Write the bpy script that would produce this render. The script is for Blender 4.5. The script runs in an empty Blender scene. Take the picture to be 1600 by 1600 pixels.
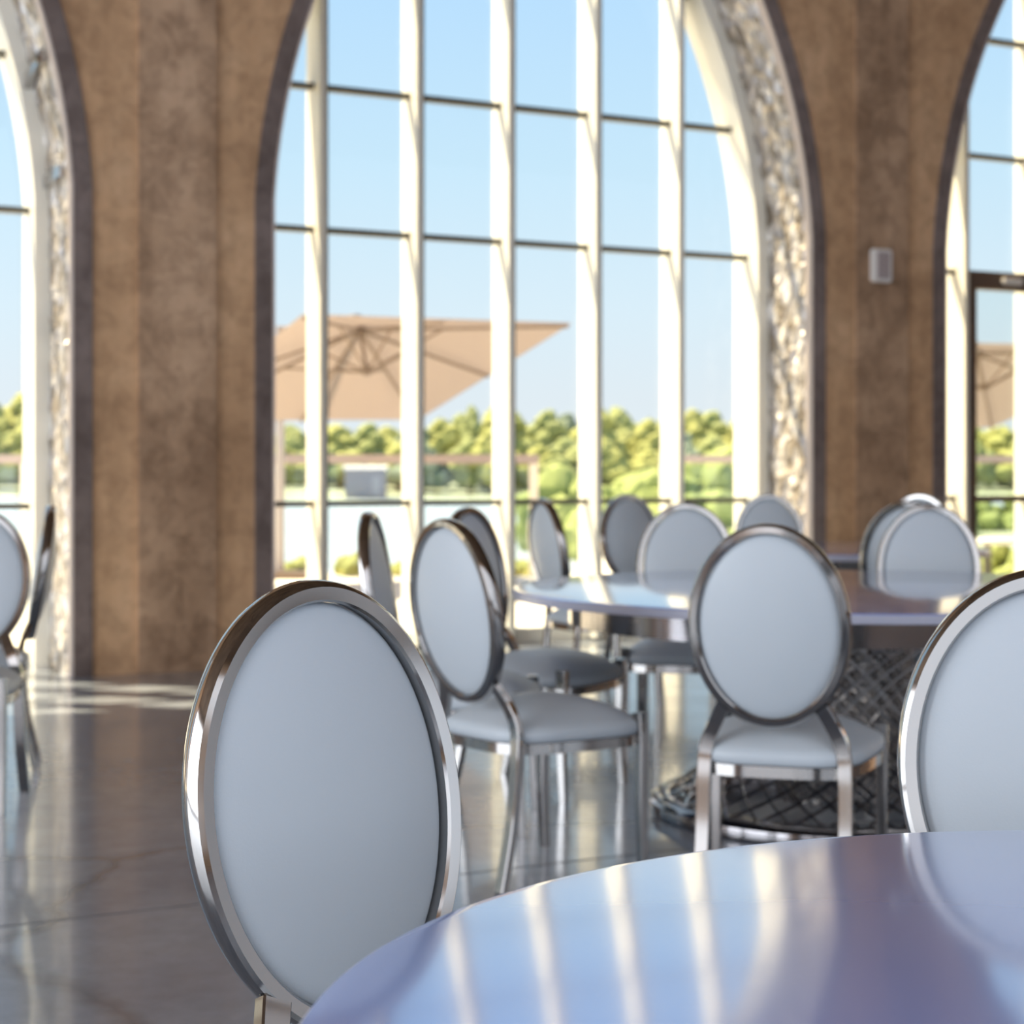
import bpy, bmesh, math, random
from mathutils import Vector, Matrix, noise
PI = math.pi
S = bpy.context.scene
COL = S.collection
random.seed(7)

# ------------------------------------------------------------------ camera
CAMH = 1.13
cam_d = bpy.data.cameras.new('camera'); cam = bpy.data.objects.new('camera', cam_d); COL.objects.link(cam)
cam.location = (0, 0, CAMH); cam.rotation_euler = (PI/2, 0, 0)
cam_d.sensor_width = 36; cam_d.lens = 63.0; cam_d.shift_y = -63/1600
cam_d.clip_end = 2000; cam_d.clip_start = .05
cam_d.dof.use_dof = True; cam_d.dof.focus_distance = 2.0; cam_d.dof.aperture_fstop = 6.8
S.camera = cam
S.view_settings.view_transform = 'Standard'; S.view_settings.look = 'None'
S.view_settings.exposure = 0.45; S.view_settings.gamma = 1.0
S.view_settings.use_curve_mapping = False

# wall frame: U runs along the arcade wall, N points outdoors
TC, TS = 0.88881, 0.45827
A0 = Vector((-2.394, 9.857, 0)); U = Vector((TC, TS, 0)); N = Vector((-TS, TC, 0))
WROT = math.atan2(TS, TC)
def W(t, d, h): return A0 + U*t + N*d + Vector((0, 0, h))

# ------------------------------------------------------------------ world sky
w = bpy.data.worlds.new('sky'); S.world = w; w.use_nodes = True
nt = w.node_tree; nt.nodes.clear()
out = nt.nodes.new('ShaderNodeOutputWorld'); bg = nt.nodes.new('ShaderNodeBackground')
tcn = nt.nodes.new('ShaderNodeTexCoord'); sep = nt.nodes.new('ShaderNodeSeparateXYZ'); rmp = nt.nodes.new('ShaderNodeValToRGB')
nt.links.new(tcn.outputs['Generated'], sep.inputs[0]); nt.links.new(sep.outputs['Z'], rmp.inputs[0])
nt.links.new(rmp.outputs[0], bg.inputs[0]); nt.links.new(bg.outputs[0], out.inputs[0])
el = rmp.color_ramp.elements
el[0].position = 0.0; el[0].color = (.60, .65, .69, 1)
el[1].position = 0.04; el[1].color = (.58, .64, .69, 1)
for p, c in ((.09, (.54, .65, .73)), (.17, (.45, .62, .75)), (.26, (.38, .57, .77)), (.45, (.36, .56, .80)), (1, (.32, .50, .80))):
    e = el.new(p); e.color = (*c, 1)
bg.inputs[1].default_value = 1.0

# ------------------------------------------------------------------ sun, and area lamps added for daylight from unseen openings
sd = bpy.data.lights.new('sun', 'SUN'); sd.energy = 12.0; sd.angle = math.radians(.6); sd.color = (1, .83, .55)
so = bpy.data.objects.new('sun', sd); COL.objects.link(so)
L = U*.95 - N*1.0 - Vector((0, 0, 2.35))
so.rotation_euler = L.to_track_quat('-Z', 'Y').to_euler(); so.location = (-20, 30, 30)

def area(name, loc, direction, sx, sy, power, color):
    d = bpy.data.lights.new(name, 'AREA'); d.shape = 'RECTANGLE'; d.size = sx; d.size_y = sy; d.energy = power; d.color = color
    o = bpy.data.objects.new(name, d); COL.objects.link(o); o.location = loc
    o.rotation_euler = Vector(direction).to_track_quat('-Z', 'Y').to_euler()
    return o
BACKD = -12.8
for t, pw_ in ((-8.2, 205), (.6, 150), (9.4, 55)):
    area('rear_fill_lamp', W(t, BACKD+.25, 3.0), N, 8.4, 5.2, pw_, (.735, .857, 1.0))  # added fill lamps in front of the solid back wall, no window modelled
area('side_fill_lamp', W(-12.6, -5.5, 3.0), U, 10.0, 5.6, 780, (.84, .92, 1.0))  # added fill lamp inside the solid left wall, brightens from the left

# ------------------------------------------------------------------ helpers
def tag(o, label=None, cat=None, group=None, kind=None):
    if label: o['label'] = label
    if cat: o['category'] = cat
    if group: o['group'] = group
    if kind: o['kind'] = kind
    return o
def obj(name, bm, m, parent=None, smooth=35, loc=None):
    me = bpy.data.meshes.new(name)
    bmesh.ops.recalc_face_normals(bm, faces=bm.faces)
    bm.to_mesh(me); bm.free()
    for mm in (m if isinstance(m, (list, tuple)) else [m]): me.materials.append(mm)
    if smooth:
        for p in me.polygons: p.use_smooth = True
        me.set_sharp_from_angle(angle=math.radians(smooth))
    o = bpy.data.objects.new(name, me); COL.objects.link(o)
    if parent: o.parent = parent
    if loc: o.location = loc
    return o
def struct(name, bm, m, parent=None, smooth=35):
    o = obj(name, bm, m, parent, smooth)
    if not parent: o['kind'] = 'structure'
    return o
def thing(name, label, cat, loc=(0, 0, 0), rz=0, group=None):
    o = bpy.data.objects.new(name, None); COL.objects.link(o); o.location = loc; o.rotation_euler = (0, 0, rz)
    o.empty_display_size = .1
    return tag(o, label, cat, group)
def dup(root, loc, rz, label=None, group=None, scale=None):
    r = root.copy(); COL.objects.link(r); r.location = loc; r.rotation_euler = (0, 0, rz)
    if label: r['label'] = label
    if group: r['group'] = group
    if scale: r.scale = scale
    for ch in list(root.children):
        c = ch.copy(); COL.objects.link(c); c.parent = r
        for g in ch.children:
            e = g.copy(); COL.objects.link(e); e.parent = c
    return r
def box(bm, lo, hi, f=None, bev=0):
    """box between lo and hi, f maps local to wanted space"""
    vs = []
    for x in (lo[0], hi[0]):
        for y in (lo[1], hi[1]):
            for z in (lo[2], hi[2]):
                p = Vector((x, y, z)); vs.append(bm.verts.new(f(p) if f else p))
    fs = [bm.faces.new([vs[i] for i in q]) for q in ((0,1,3,2),(4,6,7,5),(0,4,5,1),(2,3,7,6),(0,2,6,4),(1,5,7,3))]
    if bev:
        es = list({e for q in fs for e in q.edges})
        bmesh.ops.bevel(bm, geom=es, offset=bev, segments=2, affect='EDGES')
    return vs
wf = lambda p: W(p.x, p.y, p.z)
def frame_at(path, i):
    n = len(path)
    return (path[min(i+1, n-1)] - path[max(i-1, 0)]).normalized()
def sweep(bm, path, prof, side=Vector((1, 0, 0)), closed=False, caps=True):
    """prof(i) -> list of (a,b); a along side, b along tangent x side"""
    n = len(path); rings = []
    for i, p in enumerate(path):
        t = (path[(i+1) % n] - path[i-1]).normalized() if closed else frame_at(path, i)
        s = (side - t*side.dot(t)).normalized(); b = t.cross(s)
        rings.append([bm.verts.new(p + s*x + b*y) for x, y in prof(i)])
    m = len(rings[0])
    for i in range(n if closed else n-1):
        r0, r1 = rings[i], rings[(i+1) % n]
        for j in range(m): bm.faces.new((r0[j], r0[(j+1) % m], r1[(j+1) % m], r1[j]))
    if caps and not closed:
        bm.faces.new(rings[0]); bm.faces.new(rings[-1][::-1])
def rect(w_, d_, c=.15):
    x, y = w_/2, d_/2; k = min(x, y)*2*c
    return [(x-k, y), (x, y-k), (x, -y+k), (x-k, -y), (-x+k, -y), (-x, -y+k), (-x, y-k), (-x+k, y)]
def circ(r, n=10): return [(r*math.cos(2*PI*k/n), r*math.sin(2*PI*k/n)) for k in range(n)]
def tube(bm, a, b, r, n=8, r2=None):
    a, b = Vector(a), Vector(b); t = (b-a).normalized(); s = Vector((1, 0, 0)) if abs(t.x) < .8 else Vector((0, 1, 0))
    sweep(bm, [a, b], lambda i: circ(r if i == 0 or r2 is None else r2, n), s)
def lathe(bm, prof, n=48, c=(0, 0)):
    rings = []
    for r, z in prof:
        if r < 1e-6: rings.append([bm.verts.new((c[0], c[1], z))])
        else: rings.append([bm.verts.new((c[0]+r*math.cos(2*PI*k/n), c[1]+r*math.sin(2*PI*k/n), z)) for k in range(n)])
    for a, b in zip(rings, rings[1:]):
        for k in range(n):
            k2 = (k+1) % n
            if len(a) == 1 and len(b) == 1: continue
            if len(a) == 1: bm.faces.new((a[0], b[k], b[k2]))
            elif len(b) == 1: bm.faces.new((a[k], b[0], a[k2]))
            else: bm.faces.new((a[k], b[k], b[k2], a[k2]))

# ------------------------------------------------------------------ materials
class Mat:
    def __init__(s, name, color=(.5, .5, .5), rough=.5, metal=0, spec=.5, coat=0):
        s.m = bpy.data.materials.new(name); s.m.use_nodes = True; s.nt = s.m.node_tree
        s.b = s.nt.nodes['Principled BSDF']; s.b.inputs['Base Color'].default_value = (*color, 1)
        s.b.inputs['Roughness'].default_value = rough; s.b.inputs['Metallic'].default_value = metal
        s.b.inputs['Specular IOR Level'].default_value = spec; s.b.inputs['Coat Weight'].default_value = coat
        s.b.inputs['Coat Roughness'].default_value = .04; s.co = None
    def n(s, t, **k):
        x = s.nt.nodes.new(t)
        for a, b in k.items():
            if a in x.inputs.keys(): x.inputs[a].default_value = b
            else: setattr(x, a, b)
        return x
    def l(s, a, b): s.nt.links.new(a, b)
    def coord(s, scale=(1, 1, 1), kind='Object', rot=0):
        t = s.n('ShaderNodeTexCoord'); m = s.n('ShaderNodeMapping'); m.inputs['Scale'].default_value = scale
        m.inputs['Rotation'].default_value = (0, 0, rot)
        s.l(t.outputs[kind], m.inputs[0]); return m.outputs[0]
    def noise(s, co, scale, detail=5, rough=.6, dist=0):
        x = s.n('ShaderNodeTexNoise', Scale=scale, Detail=detail, Roughness=rough, Distortion=dist); s.l(co, x.inputs['Vector']); return x.outputs['Fac']
    def ramp(s, fac, stops):
        r = s.n('ShaderNodeValToRGB'); e = r.color_ramp.elements
        while len(e) < len(stops): e.new(.5)
        for q, (p, c) in zip(e, stops): q.position = p; q.color = (*c, 1) if len(c) == 3 else c
        s.l(fac, r.inputs[0]); return r.outputs[0]
    def mix(s, fac, a, b, mode='MIX'):
        x = s.n('ShaderNodeMix'); x.data_type = 'RGBA'; x.blend_type = mode
        for v, i in ((fac, 0), (a, 6), (b, 7)):
            if hasattr(v, 'is_linked'): s.l(v, x.inputs[i])
            else: x.inputs[i].default_value = v if i == 0 else (*v, 1)
        return x.outputs[2]
    def col(s, c): s.l(c, s.b.inputs['Base Color']); return s
    def rgh(s, c): s.l(c, s.b.inputs['Roughness']); return s
    def bump(s, h, strength=.3, dist=.01):
        b = s.n('ShaderNodeBump', Strength=strength, Distance=dist); s.l(h, b.inputs['Height']); s.l(b.outputs[0], s.b.inputs['Normal']); return s

# brown board-formed concrete
def concrete(name, base, dark, light, blot=.55):
    M = Mat(name, base, .82, spec=.25); co = M.coord()
    c1 = M.ramp(M.noise(co, 1.3, 6, .62), [(.34, dark), (.52, base), (.70, light)])
    c2 = M.ramp(M.noise(co, 7, 8, .7, .4), [(.38, (.55, .52, .50)), (.55, (1, 1, 1)), (.75, (1.12, 1.1, 1.06))])
    st = M.noise(M.coord((1, 1, .12)), 5, 4, .6); c3 = M.ramp(st, [(.40, (.82, .80, .78)), (.6, (1, 1, 1))])
    M.col(M.mix(.8, M.mix(blot, c1, c2, 'MULTIPLY'), c3, 'MULTIPLY')); M.bump(M.noise(co, 14, 8, .7), .35, .02); return M.m
m_wall = concrete('brown_concrete', (.68, .43, .25), (.55, .34, .195), (.78, .52, .32), .5)
m_wall_dark = concrete('mottled_concrete', (.53, .35, .225), (.38, .24, .15), (.66, .45, .30), .7)
m_band = concrete('taupe_edge_band', (.24, .19, .175), (.18, .14, .13), (.30, .24, .225), .6)
m_pink = Mat('pale_plaster', (.62, .53, .48), .7).m
def mk_stone():
    M = Mat('crumpled_silver_mosaic', (.6, .58, .55), .38, .35); co = M.coord((1, 1, .55))
    v = M.n('ShaderNodeTexVoronoi', Scale=18.0); 
    nz = M.n('ShaderNodeTexNoise', Scale=3.0, Detail=4.0); M.l(co, nz.inputs['Vector'])
    mx = M.n('ShaderNodeMix'); mx.data_type = 'RGBA'; mx.inputs[0].default_value = .12; M.l(co, mx.inputs[6]); M.l(nz.outputs['Color'], mx.inputs[7]); M.l(mx.outputs[2], v.inputs['Vector'])
    sp = M.n('ShaderNodeSeparateColor'); M.l(v.outputs['Color'], sp.inputs[0])
    c1 = M.ramp(sp.outputs[0], [(0, (.30, .25, .20)), (.25, (.50, .44, .37)), (.5, (.62, .60, .62)), (.75, (.78, .72, .64)), (1, (.95, .95, .98))])
    c2 = M.ramp(v.outputs['Distance'], [(0, (1, 1, 1)), (.35, (.9, .88, .85)), (.75, (.5, .45, .4))])
    M.col(M.mix(.6, c1, c2, 'MULTIPLY')); M.bump(v.outputs['Distance'], 1.0, .04); M.b.inputs['Metallic'].default_value = .3
    return M.m
m_stone = mk_stone()
m_ivory = Mat('ivory_painted_metal', (.86, .83, .74), .35).m
m_gasket = Mat('dark_green_gasket', (.035, .05, .04), .5).m
m_bronze = Mat('dark_bronze_bar', (.10, .095, .075), .45).m
m_door = Mat('brown_door_metal', (.17, .115, .085), .45, .2).m
def mk_glass(name, tint, gloss=.06):
    M = Mat(name); nt_ = M.nt; nt_.nodes.remove(M.b)
    o_ = nt_.nodes['Material Output']; tr = M.n('ShaderNodeBsdfTransparent'); tr.inputs[0].default_value = (*tint, 1)
    g = M.n('ShaderNodeBsdfGlossy'); g.inputs['Roughness'].default_value = .01
    fr = M.n('ShaderNodeLayerWeight'); fr.inputs[0].default_value = .5
    pw = M.n('ShaderNodeMath', operation='POWER'); pw.inputs[1].default_value = 5; M.l(fr.outputs['Facing'], pw.inputs[0])
    ma = M.n('ShaderNodeMath', operation='MULTIPLY_ADD'); ma.inputs[1].default_value = .92; ma.inputs[2].default_value = .03; M.l(pw.outputs[0], ma.inputs[0])
    mx = M.n('ShaderNodeMixShader'); M.l(ma.outputs[0], mx.inputs[0]); M.l(tr.outputs[0], mx.inputs[1]); M.l(g.outputs[0], mx.inputs[2]); M.l(mx.outputs[0], o_.inputs[0])
    return M.m
m_glass = mk_glass('window_glass', (.97, .99, .98))
m_rail_glass = mk_glass('railing_glass', (.88, .92, .94))
def mk_floor():
    M = Mat('polished_grey_concrete', (.17, .17, .19), .13, spec=.5, coat=.32); co = M.coord()
    M.b.inputs['Coat Roughness'].default_value = .05; M.b.inputs['Coat IOR'].default_value = 1.5
    c1 = M.ramp(M.noise(co, .9, 7, .65, .3), [(.35, (.20, .23, .29)), (.5, (.25, .28, .34)), (.68, (.31, .34, .39))])
    c2 = M.ramp(M.noise(co, 9, 8, .7), [(.35, (.8, .8, .8)), (.65, (1.1, 1.1, 1.1))])
    v = M.n('ShaderNodeTexVoronoi', Scale=.42); v.feature = 'DISTANCE_TO_EDGE'
    nz = M.n('ShaderNodeTexNoise', Scale=1.6, Detail=6.0); M.l(co, nz.inputs['Vector'])
    mx = M.n('ShaderNodeMix'); mx.data_type = 'RGBA'; mx.inputs[0].default_value = .30; M.l(co, mx.inputs[6]); M.l(nz.outputs['Color'], mx.inputs[7]); M.l(mx.outputs[2], v.inputs['Vector'])
    cr = M.ramp(v.outputs['Distance'], [(0, (.55, .55, .55)), (.006, (.8, .8, .8)), (.012, (1, 1, 1))])
    M.col(M.mix(1, M.mix(.7, c1, c2, 'MULTIPLY'), cr, 'MULTIPLY'))
    M.rgh(M.ramp(M.noise(co, 2.2, 5), [(.3, (.14,)*3), (.7, (.24,)*3)])); return M.m
m_floor = mk_floor()
m_joint = Mat('floor_saw_cut', (.11, .11, .12), .6).m
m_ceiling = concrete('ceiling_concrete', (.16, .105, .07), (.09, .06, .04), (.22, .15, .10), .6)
def mk_steel(name, c, r):
    M = Mat(name, c, r, 1.0); M.b.inputs['Roughness'].default_value = r
    return M.m
m_steel = mk_steel('polished_steel', (.43, .415, .405), .10)
m_wire = mk_steel('chrome_wire', (.62, .59, .57), .16)
m_darksteel = mk_steel('dark_polished_ring', (.25, .24, .25), .12)
def mk_vinyl():
    M = Mat('pale_grey_vinyl', (.54, .60, .66), .42, spec=.4); co = M.coord()
    M.col(M.ramp(M.noise(co, 3, 2), [(.3, (.54, .60, .66)), (.7, (.565, .622, .68))]))
    M.bump(M.noise(co, 260, 3), .10, .002); M.b.inputs['Sheen Weight'].default_value = .1; return M.m
m_vinyl = mk_vinyl()
def mk_table():
    M = Mat('glossy_lavender_white_top', (.34, .46, .97), .10, .15, spec=.5, coat=1.0); M.b.inputs['Coat Roughness'].default_value = .09
    M.b.inputs['Coat IOR'].default_value = 2.15
    co = M.coord(); M.rgh(M.ramp(M.noise(co, 3, 4), [(.3, (.15,)*3), (.7, (.22,)*3)])); return M.m
m_table = mk_table()
m_edge = Mat('lavender_grey_edge', (.46, .47, .58), .3).m
m_white = Mat('white_plastic', (.80, .77, .74), .45).m
def mk_leaf(name, a, b, c):
    M = Mat(name, b, .8, spec=.15); co = M.coord()
    M.col(M.ramp(M.noise(co, .55, 8, .75), [(.3, a), (.5, b), (.7, c)])); return M.m
LEAF = [mk_leaf('olive_leaves', (.24, .26, .08), (.33, .33, .11), (.41, .40, .16)),
        mk_leaf('green_leaves', (.20, .24, .09), (.28, .30, .12), (.36, .36, .17)),
        mk_leaf('blue_green_leaves', (.16, .20, .15), (.21, .25, .18), (.28, .31, .21))]
m_yellow_leaf = mk_leaf('yellow_green_leaves', (.22, .26, .08), (.28, .32, .11), (.34, .37, .17))
m_bark = Mat('bark', (.16, .12, .09), .9).m
m_canvas = Mat('sand_canvas', (.42, .36, .32), .85, spec=.1)
_t = m_canvas.n('ShaderNodeBsdfTranslucent'); _t.inputs[0].default_value = (.52, .46, .44, 1)
_m = m_canvas.n('ShaderNodeMixShader'); _m.inputs[0].default_value = .55
m_canvas.l(m_canvas.b.outputs[0], _m.inputs[1]); m_canvas.l(_t.outputs[0], _m.inputs[2]); m_canvas.l(_m.outputs[0], m_canvas.nt.nodes['Material Output'].inputs[0])
m_canvas = m_canvas.m
m_umb_metal = Mat('brown_umbrella_metal', (.20, .15, .12), .5).m
m_pole = Mat('grey_pole_metal', (.42, .40, .42), .5).m
m_post = Mat('cream_rail_post', (.93, .90, .82), .5).m
m_rail = Mat('pinkish_wood_rail', (.44, .37, .37), .6).m
def mk_pave():
    M = Mat('pale_paving', (.75, .70, .60), .8); co = M.coord()
    M.col(M.ramp(M.noise(co, 4, 5), [(.3, (.66, .61, .52)), (.7, (.78, .73, .64))])); return M.m
m_pave = mk_pave()
def mk_water():
    M = Mat('lake_water', (.33, .38, .44), .5, spec=.12); co = M.coord((.05, .3, 1))
    M.bump(M.noise(co, 3, 5), .5, .3); return M.m
m_water = mk_water()
m_grass = mk_leaf('grass', (.32, .34, .22), (.38, .40, .27), (.45, .46, .34))
m_cap = Mat('grey_roof', (.42, .42, .46), .7).m
m_boards = Mat('grey_boards', (.30, .31, .36), .8).m

# ------------------------------------------------------------------ arcade wall
HALF = 1.925; PER = 5.0; CEN = 3.055
KH = 2.70                                   # springing height
def jamb_profile():
    """(offset inward from the jamb, height) from the floor to the apex"""
    pts = [(0, 0), (0, .9), (0, 1.8), (0, KH)]
    h = KH
    R = 4.2; hc = 2.45
    while h < 4.28:
        h += .13
        pts.append((R - math.sqrt(R*R-(h-hc)**2) - (R - math.sqrt(R*R-(KH-hc)**2)), h))
    o0, h0 = pts[-1]; tg = (h0-hc)/math.sqrt(R*R-(h0-hc)**2)
    P0 = Vector((o0, h0)); P3 = Vector((HALF, 5.75)); P1 = P0 + Vector((tg, 1))*.75; P2 = P3 - Vector((.75, 0))
    for i in range(1, 15):
        s = i/14; q = P0*(1-s)**3 + 3*P1*s*(1-s)**2 + 3*P2*s*s*(1-s) + P3*s**3
        pts.append((q.x, q.y))
    return pts
PROF = jamb_profile()
def arch_loop(c, inset=0.0):
    """full outline of one arch: left jamb up, over, right jamb down; inset shrinks it"""
    pts = []
    n = len(PROF)
    for i, (o, h) in enumerate(PROF):
        a = PROF[max(i-1, 0)]; b = PROF[min(i+1, n-1)]
        tx, ty = b[0]-a[0], b[1]-a[1]; l = math.hypot(tx, ty)
        if i == n-1: nx, ny = 0, -1
        else: nx, ny = ty/l, -tx/l
        x = min(o + nx*inset, HALF); pts.append((x, h + ny*inset))
    left = [(c-HALF+x, h) for x, h in pts]; right = [(c+HALF-x, h) for x, h in pts[:-1]]
    return left + right[::-1]
CENTERS = [CEN + PER*k for k in (-3, -2, -1, 0, 1, 2)]
TOP = 6.6; WT = .92
bm = bmesh.new()
for d in (0, WT):
    for c in CENTERS:
        lp = arch_loop(c)
        k = len(PROF)-1
        for sgn, half in ((-1, lp[:k+1]), (1, lp[k:][::-1])):
            e = c + sgn*PER/2
            prev = None
            for (x, h) in half:
                cur = (bm.verts.new(W(x, d, h)), bm.verts.new(W(e, d, h)))
                if prev: bm.faces.new((prev[0], prev[1], cur[1], cur[0]))
                prev = cur
            cur = (bm.verts.new(W(c, d, TOP)), bm.verts.new(W(e, d, TOP)))
            bm.faces.new((prev[0], prev[1], cur[1], cur[0]))
for c in CENTERS:
    lp = arch_loop(c)
    for (a, b) in zip(lp, lp[1:]):
        bm.faces.new([bm.verts.new(W(a[0], 0, a[1])), bm.verts.new(W(b[0], 0, b[1])), bm.verts.new(W(b[0], WT, b[1])), bm.verts.new(W(a[0], WT, a[1]))])
bmesh.ops.remove_doubles(bm, verts=bm.verts, dist=.0005)
wall_front = struct('wall_front', bm, m_wall, smooth=0)

def strip(bm, la, lb, da, db, thick=0):
    """ribbon between two loops at depths da and db"""
    for i in range(len(la)-1):
        q = [W(la[i][0], da, la[i][1]), W(la[i+1][0], da, la[i+1][1]), W(lb[i+1][0], db, lb[i+1][1]), W(lb[i][0], db, lb[i][1])]
        bm.faces.new([bm.verts.new(p) for p in q])
def solid_band(c, in0, in1, d0, d1):
    """closed-section band following the arch"""
    bm = bmesh.new(); a = arch_loop(c, in0); b = arch_loop(c, in1)
    strip(bm, a, b, d0, d0); strip(bm, a, b, d1, d1); strip(bm, a, a, d0, d1); strip(bm, b, b, d0, d1)
    bmesh.ops.remove_doubles(bm, verts=bm.verts, dist=.0005); return bm
tn = 1
for c in CENTERS[1:5]:
    struct('trim_%d' % tn, solid_band(c, -.105, .0, -.014, .006), m_band, smooth=40); tn += 1
    struct('trim_%d' % tn, solid_band(c, -.0, .014, -.016, .055), m_pink, smooth=40); tn += 1
    # crumpled silver lining of the reveal, really displaced
    bm = bmesh.new(); lp = arch_loop(c, .012)
    pts = []
    for (a, b) in zip(lp, lp[1:]):
        n = max(1, int(math.hypot(a[0]-b[0], a[1]-b[1])/.028))
        for k in range(n): pts.append((a[0]+(b[0]-a[0])*k/n, a[1]+(b[1]-a[1])*k/n))
    pts.append(lp[-1]); rows = []
    for i, (x, h) in enumerate(pts):
        q0 = pts[max(i-1, 0)]; q1 = pts[min(i+1, len(pts)-1)]
        tx, th = q1[0]-q0[0], q1[1]-q0[1]; l = math.hypot(tx, th); nx, nh = th/l, -tx/l
        row = []
        for j in range(19):
            d = .055 + j*(.44/18)
            v = noise.noise(Vector((x*9+c, d*14, h*9))) * .014 + noise.noise(Vector((x*24, d*38, h*26))) * .012 + .010
            if j in (0, 18): v = 0
            v = max(v, -.008)
            row.append(bm.verts.new(W(x+nx*v, d, max(h+nh*v, .0))))
        rows.append(row)
    for r0, r1 in zip(rows, rows[1:]):
        for j in range(18): bm.faces.new((r0[j], r0[j+1], r1[j+1], r1[j]))
    struct('trim_%d' % tn, bm, m_stone, smooth=0); tn += 1
# mottled central strips of the piers
for c in (CEN-PER/2, CEN+PER/2, CEN-1.5*PER):
    bm = bmesh.new()
    box(bm, (c-.215, -.022, 0), (c+.235, .01, TOP), wf)
    struct('trim_%d' % tn, bm, m_wall_dark, smooth=0); tn += 1
# flat silver bars across the lining of the left arch
for (cx, h, tilt) in ((CENTERS[2], 2.80, .05), (CENTERS[2], 3.42, .2)):
    o_ = [o for o, hh in PROF if hh <= h+.1][-1]
    bm = bmesh.new(); x = cx + HALF - o_ - .012
    box(bm, (x-.035, .10, h-.035), (x+.01, .475, h+.035), lambda p, t_=tilt, h_=h: W(p.x, p.y, p.z - (p.y-.1)*t_))
    struct('trim_%d' % tn, bm, m_steel, smooth=0); tn += 1

# ------------------------------------------------------------------ windows
GD = .66
def win_h(c, x, inset=.06):
    o = HALF - abs(x-c)
    for (o0, h0), (o1, h1) in zip(PROF, PROF[1:]):
        if o1 > o0 and o0 <= o <= o1: return h0 + (h1-h0)*(o-o0)/(o1-o0) - inset*.5
    return 5.7 if o > HALF-.1 else KH
BARS = (.93, 2.637, 3.527, 4.42)
def window(c, idx, mull, door=None):
    win = bpy.data.objects.new('window_%d' % idx, None); COL.objects.link(win); win['kind'] = 'structure'
    bm = solid_band(c, .002, .105, .48, .78); obj('frame', bm, m_ivory, win, smooth=40)
    bm = bmesh.new(); box(bm, (c-HALF+.05, .60, 0), (c+HALF-.05, .78, .10), wf, .004); obj('sill', bm, m_ivory, win)
    for x in mull:                                        # x = right face
        hgt = win_h(c, x)
        bm = bmesh.new(); box(bm, (x-.055, .50, .02), (x-.012, .74, hgt), wf, .003)
        f = obj('mullion', bm, m_ivory, win)
        bm = bmesh.new(); box(bm, (x-.012, .53, .02), (x+.010, .74, hgt), wf)
        obj('gasket', bm, m_gasket, f, smooth=0)
    for h in BARS:
        # clip the bar to the arch opening
        o_ = 0
        for (o0, h0), (o1, h1) in zip(PROF, PROF[1:]):
            if h0 <= h <= h1: o_ = o0 + (o1-o0)*(h-h0)/max(h1-h0, 1e-6); break
        x0, x1 = c-HALF+o_+.04, c+HALF-o_-.04
        bm = bmesh.new(); box(bm, (x0, .60, h-.017), (x1, .68, h+.017), wf, .003); f = obj('transom', bm, m_bronze, win)
    bm = bmesh.new(); lp = arch_loop(c, .03)
    top = [bm.verts.new(W(x, GD, max(h, .02))) for x, h in lp]
    bm.faces.new(top); bmesh.ops.triangulate(bm, faces=bm.faces)
    obj('pane', bm, m_glass, win, smooth=0)
    return win
def mlist(c): return [c + .6535*k - .072 for k in (-2, -1, 0, 1, 2)]
window(CENTERS[1], 1, mlist(CENTERS[1])); window(CENTERS[2], 2, mlist(CENTERS[2])); window(CENTERS[3], 3, mlist(CENTERS[3]))
cR = CENTERS[4]
window(cR, 4, [cR-1.235, cR-.53, cR+.03, cR+.60, cR+1.2])
# glass door in the right arch
dr = bpy.data.objects.new('door_1', None); COL.objects.link(dr); dr['kind'] = 'structure'
x0, x1 = cR-1.225, cR-.50
bm = bmesh.new(); box(bm, (x0, .50, 0), (x0+.05, .60, 2.63), wf, .004); obj('stile', bm, m_door, dr)
bm = bmesh.new(); box(bm, (x1-.05, .50, 0), (x1, .60, 2.63), wf, .004); obj('stile', bm, m_door, dr)
bm = bmesh.new(); box(bm, (x0+.05, .50, 2.505), (x1-.05, .60, 2.63), wf, .004); obj('head_rail', bm, m_door, dr)
bm = bmesh.new(); box(bm, (x0+.05, .50, .90), (x1-.05, .60, .94), wf, .004); obj('middle_rail', bm, m_door, dr)
bm = bmesh.new(); box(bm, (x0+.05, .50, .0), (x1-.05, .60, .16), wf, .004); obj('bottom_rail', bm, m_door, dr)
bm = bmesh.new(); box(bm, (x0+.28, .455, 2.545), (x0+.47, .50, 2.595), wf, .008); cl = obj('door_closer', bm, m_white, dr)
bm = bmesh.new(); box(bm, (x0+.05, .545, .16), (x1-.05, .551, 2.505), wf); obj('pane', bm, m_glass, dr, smooth=0)

# ------------------------------------------------------------------ floor, ceiling, other walls
bm = bmesh.new(); box(bm, (-13, BACKD, -.12), (16, WT, 0), wf); struct('floor', bm, m_floor, smooth=0)
bm = bmesh.new(); box(bm, (-13, BACKD, TOP-.02), (16, WT, TOP+.25), wf); struct('ceiling', bm, m_ceiling, smooth=0)
bm = bmesh.new(); box(bm, (-13.3, BACKD, 0), (-13, WT, TOP), wf); struct('wall_left', bm, m_wall, smooth=0)
bm = bmesh.new(); box(bm, (16, BACKD, 0), (16.3, WT, TOP), wf); struct('wall_right', bm, m_wall, smooth=0)
bm = bmesh.new(); box(bm, (-13, BACKD-.3, 0), (16, BACKD, TOP), wf); struct('wall_back', bm, m_wall, smooth=0)
# saw cuts in the floor
for (a, b) in (((-6, -5.32), (9, -5.32)),):
    bm = bmesh.new(); box(bm, (min(a[0], b[0])-.004, min(a[1], b[1])-.004, -.01), (max(a[0], b[0])+.004, max(a[1], b[1])+.004, .0006), wf)
    struct('trim_%d' % tn, bm, m_joint, smooth=0); tn += 1

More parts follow.
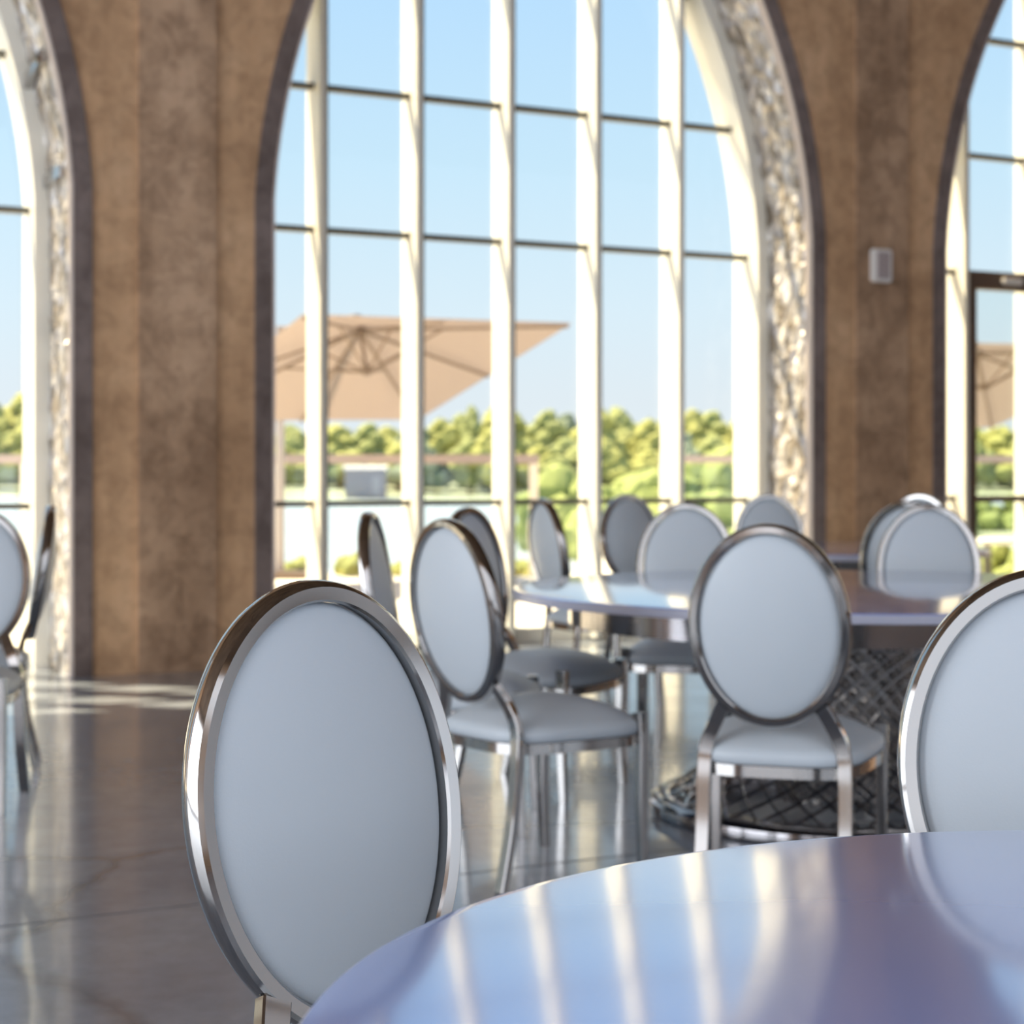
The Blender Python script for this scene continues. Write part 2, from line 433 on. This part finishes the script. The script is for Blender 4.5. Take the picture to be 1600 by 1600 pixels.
# ------------------------------------------------------------------ chairs
OA, OB, OC = .200, .255, .745
def back_pt(x, v, d=0):
    y = .082*((OB-v)/(2*OB))**2 - .020 + .32*x*x
    return Vector((x, y+d, OC+v))
def leg_sweep(bm, pts, w0, w1, d0, d1, n=14):
    P = [Vector(p) for p in pts]; path = []
    m = len(P)-1
    for i in range(n*m+1):                                 # Catmull-Rom
        u = i/n; k = min(int(u), m-1); s = u-k
        p0 = P[max(k-1, 0)]; p1 = P[k]; p2 = P[k+1]; p3 = P[min(k+2, m)]
        path.append(.5*((2*p1) + (p2-p0)*s + (2*p0-5*p1+4*p2-p3)*s*s + (3*p1-p0-3*p2+p3)*s**3))
    L_ = len(path)-1
    sweep(bm, path, lambda i: rect(w0+(w1-w0)*i/L_, d0+(d1-d0)*i/L_, .12))
def seat_outline(k, n=64, grow=0):
    """rounded trapezoid, wider at the front"""
    a = 2*PI*k/n; c, s = math.cos(a), math.sin(a); e = .48
    x = math.copysign(abs(c)**e, c); y = math.copysign(abs(s)**e, s)
    hw = .222 + .028*y
    return Vector(((hw+grow)*x, .295 + (.225+grow)*y + .018*(1-x*x)*(1 if y > 0 else 0), 0))
def make_chair():
    t = thing('dining_chair', 'x', 'chair')
    bm = bmesh.new(); n = 96
    r_, dd = .023, .019; prof = [(0, -dd+.005), (-.005+.0, -dd), (-r_+.003, -dd), (-r_, -dd+.003), (-r_, dd-.003), (-r_+.003, dd), (-.005, dd), (0, dd-.005), (.0025, .006), (.0025, -.006)]
    rings = []
    for k in range(n):
        a = 2*PI*k/n; ring = []
        for r, d in prof: ring.append(bm.verts.new(back_pt((OA+r)*math.cos(a), (OB+r)*math.sin(a), d)))
        rings.append(ring)
    m = len(prof)
    for k in range(n):
        for j in range(m): bm.faces.new((rings[k][j], rings[k][(j+1) % m], rings[(k+1) % n][(j+1) % m], rings[(k+1) % n][j]))
    obj('backrest_frame', bm, m_steel, t, smooth=28)
    for sg, nm in ((1, 'backrest_pad'), (-1, 'rear_backrest_panel')):
        bm = bmesh.new(); rows = []
        R_ = [1.0, .985, .965, .94, .90, .85, .78, .68, .55, .4, .25, .12]
        a_, b_ = OA-r_-.0008, OB-r_-.0008
        for r in R_:
            bul = (.038 if sg > 0 else .022)
            d = sg*(.002 + bul*(1-r**2.3) + (.006 if r < .995 else 0)*(1-max(0, (r-.9)/.1)**2))
            rows.append([bm.verts.new(back_pt(a_*r*math.cos(2*PI*k/72), b_*r*math.sin(2*PI*k/72), d)) for k in range(72)])
        cv = bm.verts.new(back_pt(0, 0, sg*(.008+bul)))
        for r0, r1 in zip(rows, rows[1:]):
            for k in range(72): bm.faces.new((r0[k], r0[(k+1) % 72], r1[(k+1) % 72], r1[k]))
        for k in range(72): bm.faces.new((rows[-1][k], rows[-1][(k+1) % 72], cv))
        bk = [bm.verts.new(back_pt(a_*math.cos(2*PI*k/72), b_*math.sin(2*PI*k/72), 0)) for k in range(72)]
        for k in range(72): bm.faces.new((rows[0][k], bk[k], bk[(k+1) % 72], rows[0][(k+1) % 72]))
        bm.faces.new(bk)
        obj(nm, bm, m_vinyl, t, smooth=60)
    # cushion
    bm = bmesh.new(); n = 64; rows = []
    lay = [(.0, .392), (.005, .398), (.008, .412), (.004, .427), (-.01, .438), (-.03, .450), (-.06, .466), (-.10, .482), (-.15, .494)]
    for g, z in lay: rows.append([bm.verts.new(seat_outline(k, n, g) + Vector((0, 0, z))) for k in range(n)])
    for r0, r1 in zip(rows, rows[1:]):
        for k in range(n): bm.faces.new((r0[k], r0[(k+1) % n], r1[(k+1) % n], r1[k]))
    cv = bm.verts.new((0, .295, .502))
    for k in range(n): bm.faces.new((rows[-1][k], rows[-1][(k+1) % n], cv))
    bm.faces.new(rows[0]); obj('seat', bm, m_vinyl, t, smooth=60)
    bm = bmesh.new(); rows = []
    for g, z in ((-.004, .391), (.003, .391), (.003, .362), (-.004, .360), (-.025, .360), (-.025, .391)):
        rows.append([bm.verts.new(seat_outline(k, n, g) + Vector((0, 0, z))) for k in range(n)])
    for r0, r1 in zip(rows, rows[1:]+rows[:1]):
        for k in range(n): bm.faces.new((r0[k], r0[(k+1) % n], r1[(k+1) % n], r1[k]))
    obj('seat_frame', bm, m_steel, t, smooth=30)
    for sx in (-1, 1):
        bm = bmesh.new()
        leg_sweep(bm, [(sx*.122, .058, .548), (sx*.146, .080, .500), (sx*.170, .092, .44), (sx*.178, .088, .36), (sx*.180, .070, .18), (sx*.186, .030, .0)], .038, .036, .020, .024)
        obj('leg', bm, m_steel, t, smooth=30)
        bm = bmesh.new()
        leg_sweep(bm, [(sx*.222, .492, .452), (sx*.225, .494, .36), (sx*.225, .492, .18), (sx*.226, .500, .0)], .038, .024, .038, .024)
        obj('leg', bm, m_steel, t, smooth=30)
    return t
# name: (X, Y, facing dx, dy, label, group)
CH = [
 (-.222, 2.10, .735, -.68, 'large oval-backed grey vinyl chair in sharp focus in the foreground, left of the near table', 'chairs at the near table'),
 (.712, 2.36, -.10, -1, 'oval-backed chair cut by the right picture edge, facing the viewer behind the near table', 'chairs at the near table'),
 (.632, 4.42, .30, .95, 'chair seen squarely from behind in front of the middle table, its oval back whole', 'chairs at the middle table'),
 (-.165, 4.93, .80, .60, 'chair turned three-quarters away left of the middle table, its seat showing to the right', 'chairs at the middle table'),
 (-.443, 5.79, .985, -.10, 'chair seen edge-on with a thin leaf-like back, just behind the large foreground chair', 'chairs at the middle table'),
 (-.145, 6.55, .87, -.50, 'dark-looking chair back peeking out behind the three-quarter chair at the middle table', 'chairs at the middle table'),
 (.715, 7.35, -.12, -1, 'chair facing the viewer across the middle table, left of its far side, in shadow', 'chairs at the middle table'),
 (1.655, 7.12, -.20, -1, 'pale chair facing the viewer across the middle table, in front of the right pier', 'chairs at the middle table'),
 (1.72, 7.80, .05, 1, 'chair back to back behind the pale chair, its left rim showing', 'chairs at the far table'),
 (2.34, 10.3, -.45, -.9, 'farthest chair on the right, only its oval top showing against the right pier', 'chairs at the far table'),
 (.165, 8.72, .92, .39, 'narrow edge-on chair with a bright pale side left of the far table by the window', 'chairs at the far table'),
 (.665, 10.2, .50, -.86, 'small dark oval-backed chair by the window, left end of the far row', 'chairs at the far table'),
 (1.47, 10.25, .08, -1, 'small chair top at the foot of the silver arch lining behind the far table', 'chairs at the far table'),
 (-1.905, 6.35, .02, -1, 'beige-shaded oval chair cut by the left picture edge', 'chairs at the left edge'),
 (-1.785, 6.86, -.97, -.24, 'edge-on chair with a pale blade-like back beside the chair cut by the left edge', 'chairs at the left edge'),
]
chair0 = make_chair()
for i, (x, y, fx, fy, lab, grp) in enumerate(CH):
    rz = math.atan2(-fx, fy)
    if i == 0:
        c = chair0; c.location = (x, y, 0); c.rotation_euler = (0, 0, rz); c['label'] = lab; c['group'] = 'oval-backed dining chairs'
    else:
        dup(chair0, (x, y, 0), rz, lab, 'oval-backed dining chairs')

# ------------------------------------------------------------------ tables
def make_table(loc, R, label, thick=.030):
    t = thing('round_table', label, 'table', loc, 0, 'round tables')
    H = .745
    bm = bmesh.new(); lathe(bm, [(0, H), (R-.02, H), (R-.006, H-.002), (R-.004, H-.005), (R-.004, H-thick+.004), (0, H-thick+.004)], 160)
    tp = obj('tabletop', bm, m_table, t, smooth=25)
    bm = bmesh.new(); lathe(bm, [(R-.004, H-.005), (R-.001, H-.008), (R, H-.014), (R-.002, H-thick), (R-.012, H-thick-.002), (R-.02, H-thick-.002), (R-.02, H-thick+.003), (R-.0045, H-thick+.003), (R-.004, H-.005)], 160)
    obj('edge_band', bm, m_edge, tp, smooth=25)
    bm = bmesh.new(); r = R*.83; lathe(bm, [(0, H-thick+.003), (r, H-thick+.003), (r, H-thick-.085), (r-.02, H-thick-.085), (r-.02, H-thick-.02), (0, H-thick-.02)], 96)
    obj('apron', bm, m_darksteel, t, smooth=25)
    # woven chrome wire pedestal
    k_ = R/1.11
    bm = bmesh.new(); nr = 34
    rad = lambda z: (.30 + .32*abs((z-.40)/.37)**1.6)*k_
    for s in (-1, 1):
        for q in range(nr):
            a0 = 2*PI*q/nr; path = []
            for i in range(13):
                z = .05 + (.655-.05)*i/12; a = a0 + s*1.9*i/12
                path.append(Vector((rad(z)*math.cos(a), rad(z)*math.sin(a), z)))
            sweep(bm, path, lambda i: circ(.0055, 5), Vector((0, 0, 1)))
    obj('wire_cage', bm, m_wire, t, smooth=60)
    bm = bmesh.new(); nr = 40
    for s in (-1, 1):
        for q in range(nr):
            a0 = 2*PI*q/nr; path = []
            for i in range(13):
                z = .05 + (.655-.05)*i/12; a = a0 + s*3.1*i/12; r = (.20+.04*abs(z-.35)/.3)*k_
                path.append(Vector((r*math.cos(a), r*math.sin(a), z)))
            sweep(bm, path, lambda i: circ(.005, 5), Vector((0, 0, 1)))
    obj('wire_core', bm, m_wire, t, smooth=60)
    bm = bmesh.new(); r = .62*k_
    lathe(bm, [(r-.10, .0), (r+.03, .0), (r+.035, .012), (r+.03, .04), (r+.01, .052), (r-.03, .056), (r-.09, .05), (r-.10, .03), (r-.10, 0)], 96)
    obj('base_ring', bm, m_darksteel, t, smooth=40)
    return t
make_table((.570, 1.216, 0), .725, 'near round table with glossy lavender-white top filling the lower right corner')
make_table((1.11, 5.97, 0), 1.11, 'middle round table with glossy top on a woven chrome wire pedestal')
make_table((1.60, 9.10, 0), .80, 'far round table almost hidden behind the chairs in front of the right pier')

# ------------------------------------------------------------------ box on the right pier
bm = bmesh.new(); box(bm, (5.455, -.062, 2.437), (5.625, .0, 2.665), wf, .012)
root = thing('wall_box', 'small white rectangular box mounted high on the right brown pier', 'wall box')
obj('housing', bm, m_white, root)
bm = bmesh.new(); box(bm, (5.49, -.068, 2.46), (5.59, -.060, 2.64), wf, .002); obj('cover', bm, m_rail, root)

# ------------------------------------------------------------------ outdoors: ground, lake, shore
def wedge(name, pts, z0, z1, m, kind=True):
    bm = bmesh.new(); a = [bm.verts.new((x, y, z1)) for x, y in pts]; b = [bm.verts.new((x, y, z0)) for x, y in pts]
    bm.faces.new(a); bm.faces.new(b[::-1]); n = len(pts)
    for i in range(n): bm.faces.new((a[i], b[i], b[(i+1) % n], a[(i+1) % n]))
    return struct(name, bm, m, smooth=0)
pA = W(-22, WT+.02, 0); pB = W(15, WT+.02, 0)
wedge('terrace', [(pA.x, pA.y), (pB.x, pB.y), (15, 24.6), (1.0, 24.6), (1.0, 20.4), (-22, 20.4)], -3.2, -.03, m_pave)
wedge('lake', [(-600, 40), (600, 40), (600, 700), (-600, 700)], -3.4, -3.0, m_water)
# far bank: a low grassy strip
bm = bmesh.new()
prof = [(268, -3.1), (276, -2.4), (300, -1.6), (420, 1.0), (620, 4.0)]
prev = None
for i in range(61):
    x = -300 + 10*i; row = [bm.verts.new((x, y + 6*math.sin(x*.03), z + (.4*math.sin(x*.11+y) if z > -3 else 0))) for y, z in prof]
    if prev:
        for j in range(4): bm.faces.new((prev[j], row[j], row[j+1], prev[j+1]))
    prev = row
struct('far_bank', bm, m_grass)
# nearer bank on the right
bm = bmesh.new()
ring = [(4, 84), (9, 74), (18, 66), (34, 60), (60, 58), (90, 64), (90, 150), (50, 150), (24, 120), (10, 100)]
c0 = bm.verts.new((40, 95, -1.6)); rr = []
for k in range(len(ring)):
    x, y = ring[k]; rr.append((bm.verts.new((x, y, -3.05)), bm.verts.new((x+(40-x)*.25, y+(95-y)*.25, -2.1))))
for k in range(len(ring)):
    a, b = rr[k], rr[(k+1) % len(ring)]
    bm.faces.new((a[0], b[0], b[1], a[1])); bm.faces.new((a[1], b[1], c0))
struct('right_bank', bm, m_grass)

# ------------------------------------------------------------------ trees
def blob(bm, c, r, seed, sub=2, amp=.28):
    d = bmesh.ops.create_icosphere(bm, subdivisions=sub, radius=1)
    for v in d['verts']:
        k = 1 + amp*noise.noise(v.co*1.7 + Vector((seed, seed*2.1, 0))) + amp*.7*noise.noise(v.co*4.1 + Vector((0, seed, seed)))
        v.co = Vector((v.co.x*r*k, v.co.y*r*k, v.co.z*r*.9*k)) + Vector(c)
def make_tree(name, label, cat, mat, h, wd, seed, group, slim=False, low=False):
    rnd = random.Random(seed)
    t = thing(name, label, cat, (0, 0, 0), 0, group)
    bm = bmesh.new()
    nb = 15 if not low else 9
    for i in range(nb):
        u = i/(nb-1); z = h*((.26 if not low else .10) + (.62 if not low else .62)*u)
        sp = wd*(.5*(1-u**2.2) + .04) * (1 if not slim else .7); a = i*2.4
        rr_ = wd*(.30 - .12*u) * (1 if not slim else .75)
        blob(bm, (math.cos(a)*sp*rnd.uniform(.4, 1), math.sin(a)*sp*rnd.uniform(.4, 1), z), rr_*rnd.uniform(.85, 1.15), seed+i, 3 if not low else 2)
    obj('foliage', bm, mat, t, smooth=0)
    bm = bmesh.new(); tube(bm, (0, 0, -.4), (0, 0, h*.6), wd*.035, 8, wd*.015); obj('trunk', bm, m_bark, t)
    return t
FG = 'trees along the far shore of the lake'
FL = 'blurred green broadleaf tree in the line along the far lake shore'
protos = [make_tree('far_tree', FL, 'tree', LEAF[k % 3], 10, 7, 11+k*7, FG, slim=(k == 4)) for k in range(5)]
def top_y(x):
    P = [(-200, 640), (0, 622), (30, 618), (60, 640), (420, 690), (470, 668), (560, 672), (640, 668), (690, 664), (712, 682), (728, 645), (745, 628), (765, 634), (800, 650), (850, 645), (890, 650), (935, 646), (990, 650), (1020, 664), (1065, 655), (1100, 652), (1150, 658), (1300, 660), (1510, 672), (1560, 668), (1600, 660), (1900, 640)]
    for (a, b), (c, d) in zip(P, P[1:]):
        if a <= x <= c: return b + (d-b)*(x-a)/(c-a)
    return 650
used = set(); rnd = random.Random(3)
def put_tree(k, x, y, h, z, wd):
    s = (wd/7, wd/7, h/10.0)
    if k in used: dup(protos[k], (x, y, z), rnd.uniform(0, 6.28), scale=s)
    else:
        used.add(k); o = protos[k]; o.location = (x, y, z); o.scale = s; o.rotation_euler = (0, 0, rnd.uniform(0, 6.28))
kinds = [0, 1, 2, 3, 1, 0, 2, 0, 1, 3]
for i in range(62):
    Y = 305 + rnd.uniform(-6, 10); X = -128 + 4.3*i + rnd.uniform(-1, 1)
    px = 800 + 2800*X/Y
    ht = (737 - top_y(px))*Y/2800 + CAMH + rnd.uniform(.1, 1.3)
    put_tree(kinds[i % 10], X, Y, (ht+1.6)*1.02, -1.6, rnd.uniform(7.5, 10))
for i in range(44):
    Y = 288 + rnd.uniform(-3, 4); X = -126 + 5.9*i + rnd.uniform(-1.5, 1.5)
    px = 800 + 2800*X/Y
    ht = ((737 - top_y(px))*.55)*Y/2800 + CAMH + rnd.uniform(-1.2, 1.2)
    put_tree([3, 0, 1, 0, 3, 2, 1][i % 7], X, Y, ht+2.4, -2.1, rnd.uniform(6, 9))
put_tree(4, (738-800)*300/2800, 296, 14.2, -1.8, 6)
for k, p in enumerate(protos):
    if k not in used: pass

BL = 'bright yellow-green rounded bush on the near right bank of the lake'
b0 = make_tree('bank_bush', BL, 'bush', m_yellow_leaf, 4, 4.4, 91, 'bushes on the near right bank', low=True)
bushes = [(870, 92, 706, 4.2), (905, 96, 730, 4.0), (945, 84, 742, 3.8), (985, 88, 724, 4.4), (1018, 82, 712, 4.6), (1060, 86, 722, 4.2), (1100, 80, 690, 5.2), (1135, 84, 676, 5.6),
          (960, 74, 760, 3.0), (1080, 72, 752, 3.2), (1125, 70, 760, 3.4), (1170, 82, 690, 5), (1230, 84, 700, 5), (1300, 86, 700, 5), (1380, 84, 705, 5), (1450, 86, 735, 4), (1520, 92, 760, 3.4), (1590, 92, 757, 3.4)]
for i, (px, Y, py, wd) in enumerate(bushes):
    X = (px-800)/2800*Y; h = CAMH + (737-py)*Y/2800 + 2.6; s = (wd/4.4, wd/4.4, h/4.0)
    if i == 0: b0.location = (X, Y, -2.7); b0.scale = s
    else: dup(b0, (X, Y, -2.7), i*1.3, scale=s)
# solid roofed block on the far shore, for an unidentified pale grey shape
bt = thing('grey_block', 'pale grey roofed block low on the far shore, seen through the railing glass', 'building', (-22, 270, -2.9))
bm = bmesh.new(); box(bm, (-3.0, -2.2, 0), (3.0, 2.2, 4.4)); obj('wall', bm, m_boards, bt, smooth=0)
bm = bmesh.new(); box(bm, (1.1, -2.26, .3), (2.3, -2.2, 3.4)); obj('door', bm, m_cap, bt, smooth=0)
bm = bmesh.new(); v = [bm.verts.new(p) for p in ((-3.3, -2.5, 4.4), (3.3, -2.5, 4.4), (3.3, 2.5, 4.4), (-3.3, 2.5, 4.4), (-3.3, 0, 5.0), (3.3, 0, 5.0))]
for q in ((0, 1, 5, 4), (2, 3, 4, 5), (0, 4, 3), (1, 2, 5), (0, 3, 2, 1)): bm.faces.new([v[i] for i in q])
obj('roof', bm, m_cap, bt, smooth=0)

# ------------------------------------------------------------------ terrace: railing, low table, planting
RY = 19.9; RH = 1.27
def railing(x0, x1, posts, label, RY=19.9, RH=1.27):
    t = thing('glass_railing', label, 'railing', ((x0+x1)/2, RY, -.03), 0, 'terrace glass railings'); cx = (x0+x1)/2; zz = .03
    bm = bmesh.new(); box(bm, (x0-cx, -.06, RH-.05+zz), (x1-cx, .06, RH+.05+zz), None, .01); obj('handrail', bm, m_rail, t)
    for p in posts:
        bm = bmesh.new(); box(bm, (p-.05-cx, -.05, 0), (p+.05-cx, .05, RH-.05+zz), None, .006); obj('post', bm, m_post, t)
    ps = sorted(posts)
    for a, b in zip(ps, ps[1:]):
        bm = bmesh.new(); box(bm, (a+.06-cx, -.008, .08), (b-.06-cx, .008, RH-.09+zz)); obj('glass_panel', bm, m_rail_glass, t, smooth=0)
railing(-11.0, .30, [-10.9, -8.1, -5.4, -2.62, .24], 'glass railing with a pinkish top rail at the terrace edge, left of the gap')
railing(2.0, 11.5, [2.05, 5.0, 8.2, 11.4], 'glass railing with a pinkish top rail at the terrace edge, right of the gap', 24.2, 1.30)

t = thing('side_table', 'small low white round table outdoors seen through the glass door', 'table', (3.98, 15.0, -.03))
bm = bmesh.new(); lathe(bm, [(0, .60), (.24, .60), (.25, .59), (.25, .565), (.24, .555), (0, .555)], 40); obj('tabletop', bm, m_white, t)
bm = bmesh.new(); lathe(bm, [(0, .556), (.035, .556), (.03, .05), (.0, .05)], 16); obj('leg', bm, m_bronze, t)
bm = bmesh.new(); lathe(bm, [(0, .05), (.15, .045), (.16, 0), (0, 0)], 24); obj('base', bm, m_bronze, t)

def shrub(px, Y, r, h, mat, label, group, name='shrub', src=[None]):
    X = (px-800)/2800*Y
    o = make_tree(name, label, 'shrub', mat, h, r*2.4, int(px), group, low=True); o.location = (X, Y, -.03); return o
s0 = shrub(1560, 17.6, .24, .56, m_yellow_leaf, 'low yellow-green shrub beyond the glass door, behind the small white table', None)
e0 = None
for i, px in enumerate((20, 475, 560, 645, 730, 815)):
    Y = 20.16
    X = (px-800)/2800*Y
    if e0 is None:
        e0 = make_tree('edging_shrub', 'low olive shrub growing along the terrace edge under the railing', 'shrub', LEAF[0], .19, .46, 33, 'shrubs along the terrace edge', low=True); e0.location = (X, Y, -.03)
    else: dup(e0, (X, Y, -.03), i*1.1, scale=(1, 1, .8+.5*((i*7) % 5)/5))

# ------------------------------------------------------------------ cantilever umbrellas
def make_umbrella(label):
    t = thing('cantilever_umbrella', label, 'umbrella', (0, 0, 0), 0, 'terrace umbrellas')
    a = 1.5; pk = .50
    rim = [(-a, -a), (0, -a), (a, -a), (a, 0), (a, a), (0, a), (-a, a), (-a, 0)]
    e = math.sqrt  # (kept simple)
    Mx = Matrix(((.8165, -.5474, -.1851), (.5725, .7853, .2285), (.0, -.2930, .9558)))
    zc = Mx.col[2].normalized(); xc = Vector((2.45, 1.72, .07)).normalized(); xc = (xc - zc*xc.dot(zc)).normalized(); yc = zc.cross(xc)
    T = lambda p: xc*p[0] + yc*p[1] + zc*p[2]
    C0 = Vector((0, 0, 2.16))
    P = lambda x, y, z: C0 + T((x, y, z))
    bm = bmesh.new(); n = 10; up = []; lo = []
    def pt(k, s, dz):
        x, y = rim[k]
        # slight sag between ribs comes from the flat panels
        return P(x*s, y*s, pk*(1-s)**1.0*(1.0) + .04*math.sin(PI*s) + dz)
    for dz, store in ((0, up), (-.008, lo)):
        ap = bm.verts.new(P(0, 0, pk+dz)); rows = []
        for i in range(1, n+1): rows.append([bm.verts.new(pt(k, i/n, dz)) for k in range(8)])
        store.append((ap, rows))
        for k in range(8):
            k2 = (k+1) % 8; bm.faces.new((ap, rows[0][k], rows[0][k2]))
            for i in range(n-1): bm.faces.new((rows[i][k], rows[i+1][k], rows[i+1][k2], rows[i][k2]))
    for k in range(8):
        k2 = (k+1) % 8; bm.faces.new((up[0][1][-1][k], lo[0][1][-1][k], lo[0][1][-1][k2], up[0][1][-1][k2]))
    obj('canopy', bm, m_canvas, t, smooth=20)
    for k in range(8):
        bm = bmesh.new(); x, y = rim[k]
        sweep(bm, [P(0, 0, pk-.05), P(x*.985, y*.985, -.03+.0)], lambda i: rect(.035, .025), zc.cross(T((x, y, 0))).normalized()); rb = obj('rib', bm, m_umb_metal, t)
        bm = bmesh.new(); tube(bm, P(x*.03, y*.03, .02), P(x*.40, y*.40, pk*.60-.045), .014, 6); obj('strut', bm, m_umb_metal, rb)
    bm = bmesh.new(); tube(bm, P(0, 0, pk-.12), P(0, 0, pk+.10), .05, 12); tube(bm, P(0, 0, -.02), P(0, 0, .06), .05, 12); tube(bm, P(0, 0, -.02), P(0, 0, pk), .018, 8); obj('hub', bm, m_umb_metal, t)
    pole = Vector((-1.06, 1.42, 0))
    bm = bmesh.new(); sweep(bm, [pole, pole + Vector((0, 0, 2.74))], lambda i: rect(.09, .07)); obj('pole', bm, m_pole, t)
    bm = bmesh.new(); top = P(0, 0, pk+.09)
    sweep(bm, [pole + Vector((0, 0, 2.70)), top + Vector((0, 0, .01))], lambda i: rect(.07, .05)); obj('arm', bm, m_umb_metal, t)
    bm = bmesh.new(); box(bm, (pole.x-.35, pole.y-.22, 0), (pole.x+.35, pole.y+.25, .08), None, .01); obj('base', bm, m_umb_metal, t)
    return t
um = make_umbrella('sand-coloured square cantilever umbrella tilted over the terrace, seen through the middle arch')
um.location = (-1.46, 18.07, -.03)
dup(um, (5.72, 21.67, -.03), -.10, 'sand-coloured cantilever umbrella seen through the glass door at the right edge')
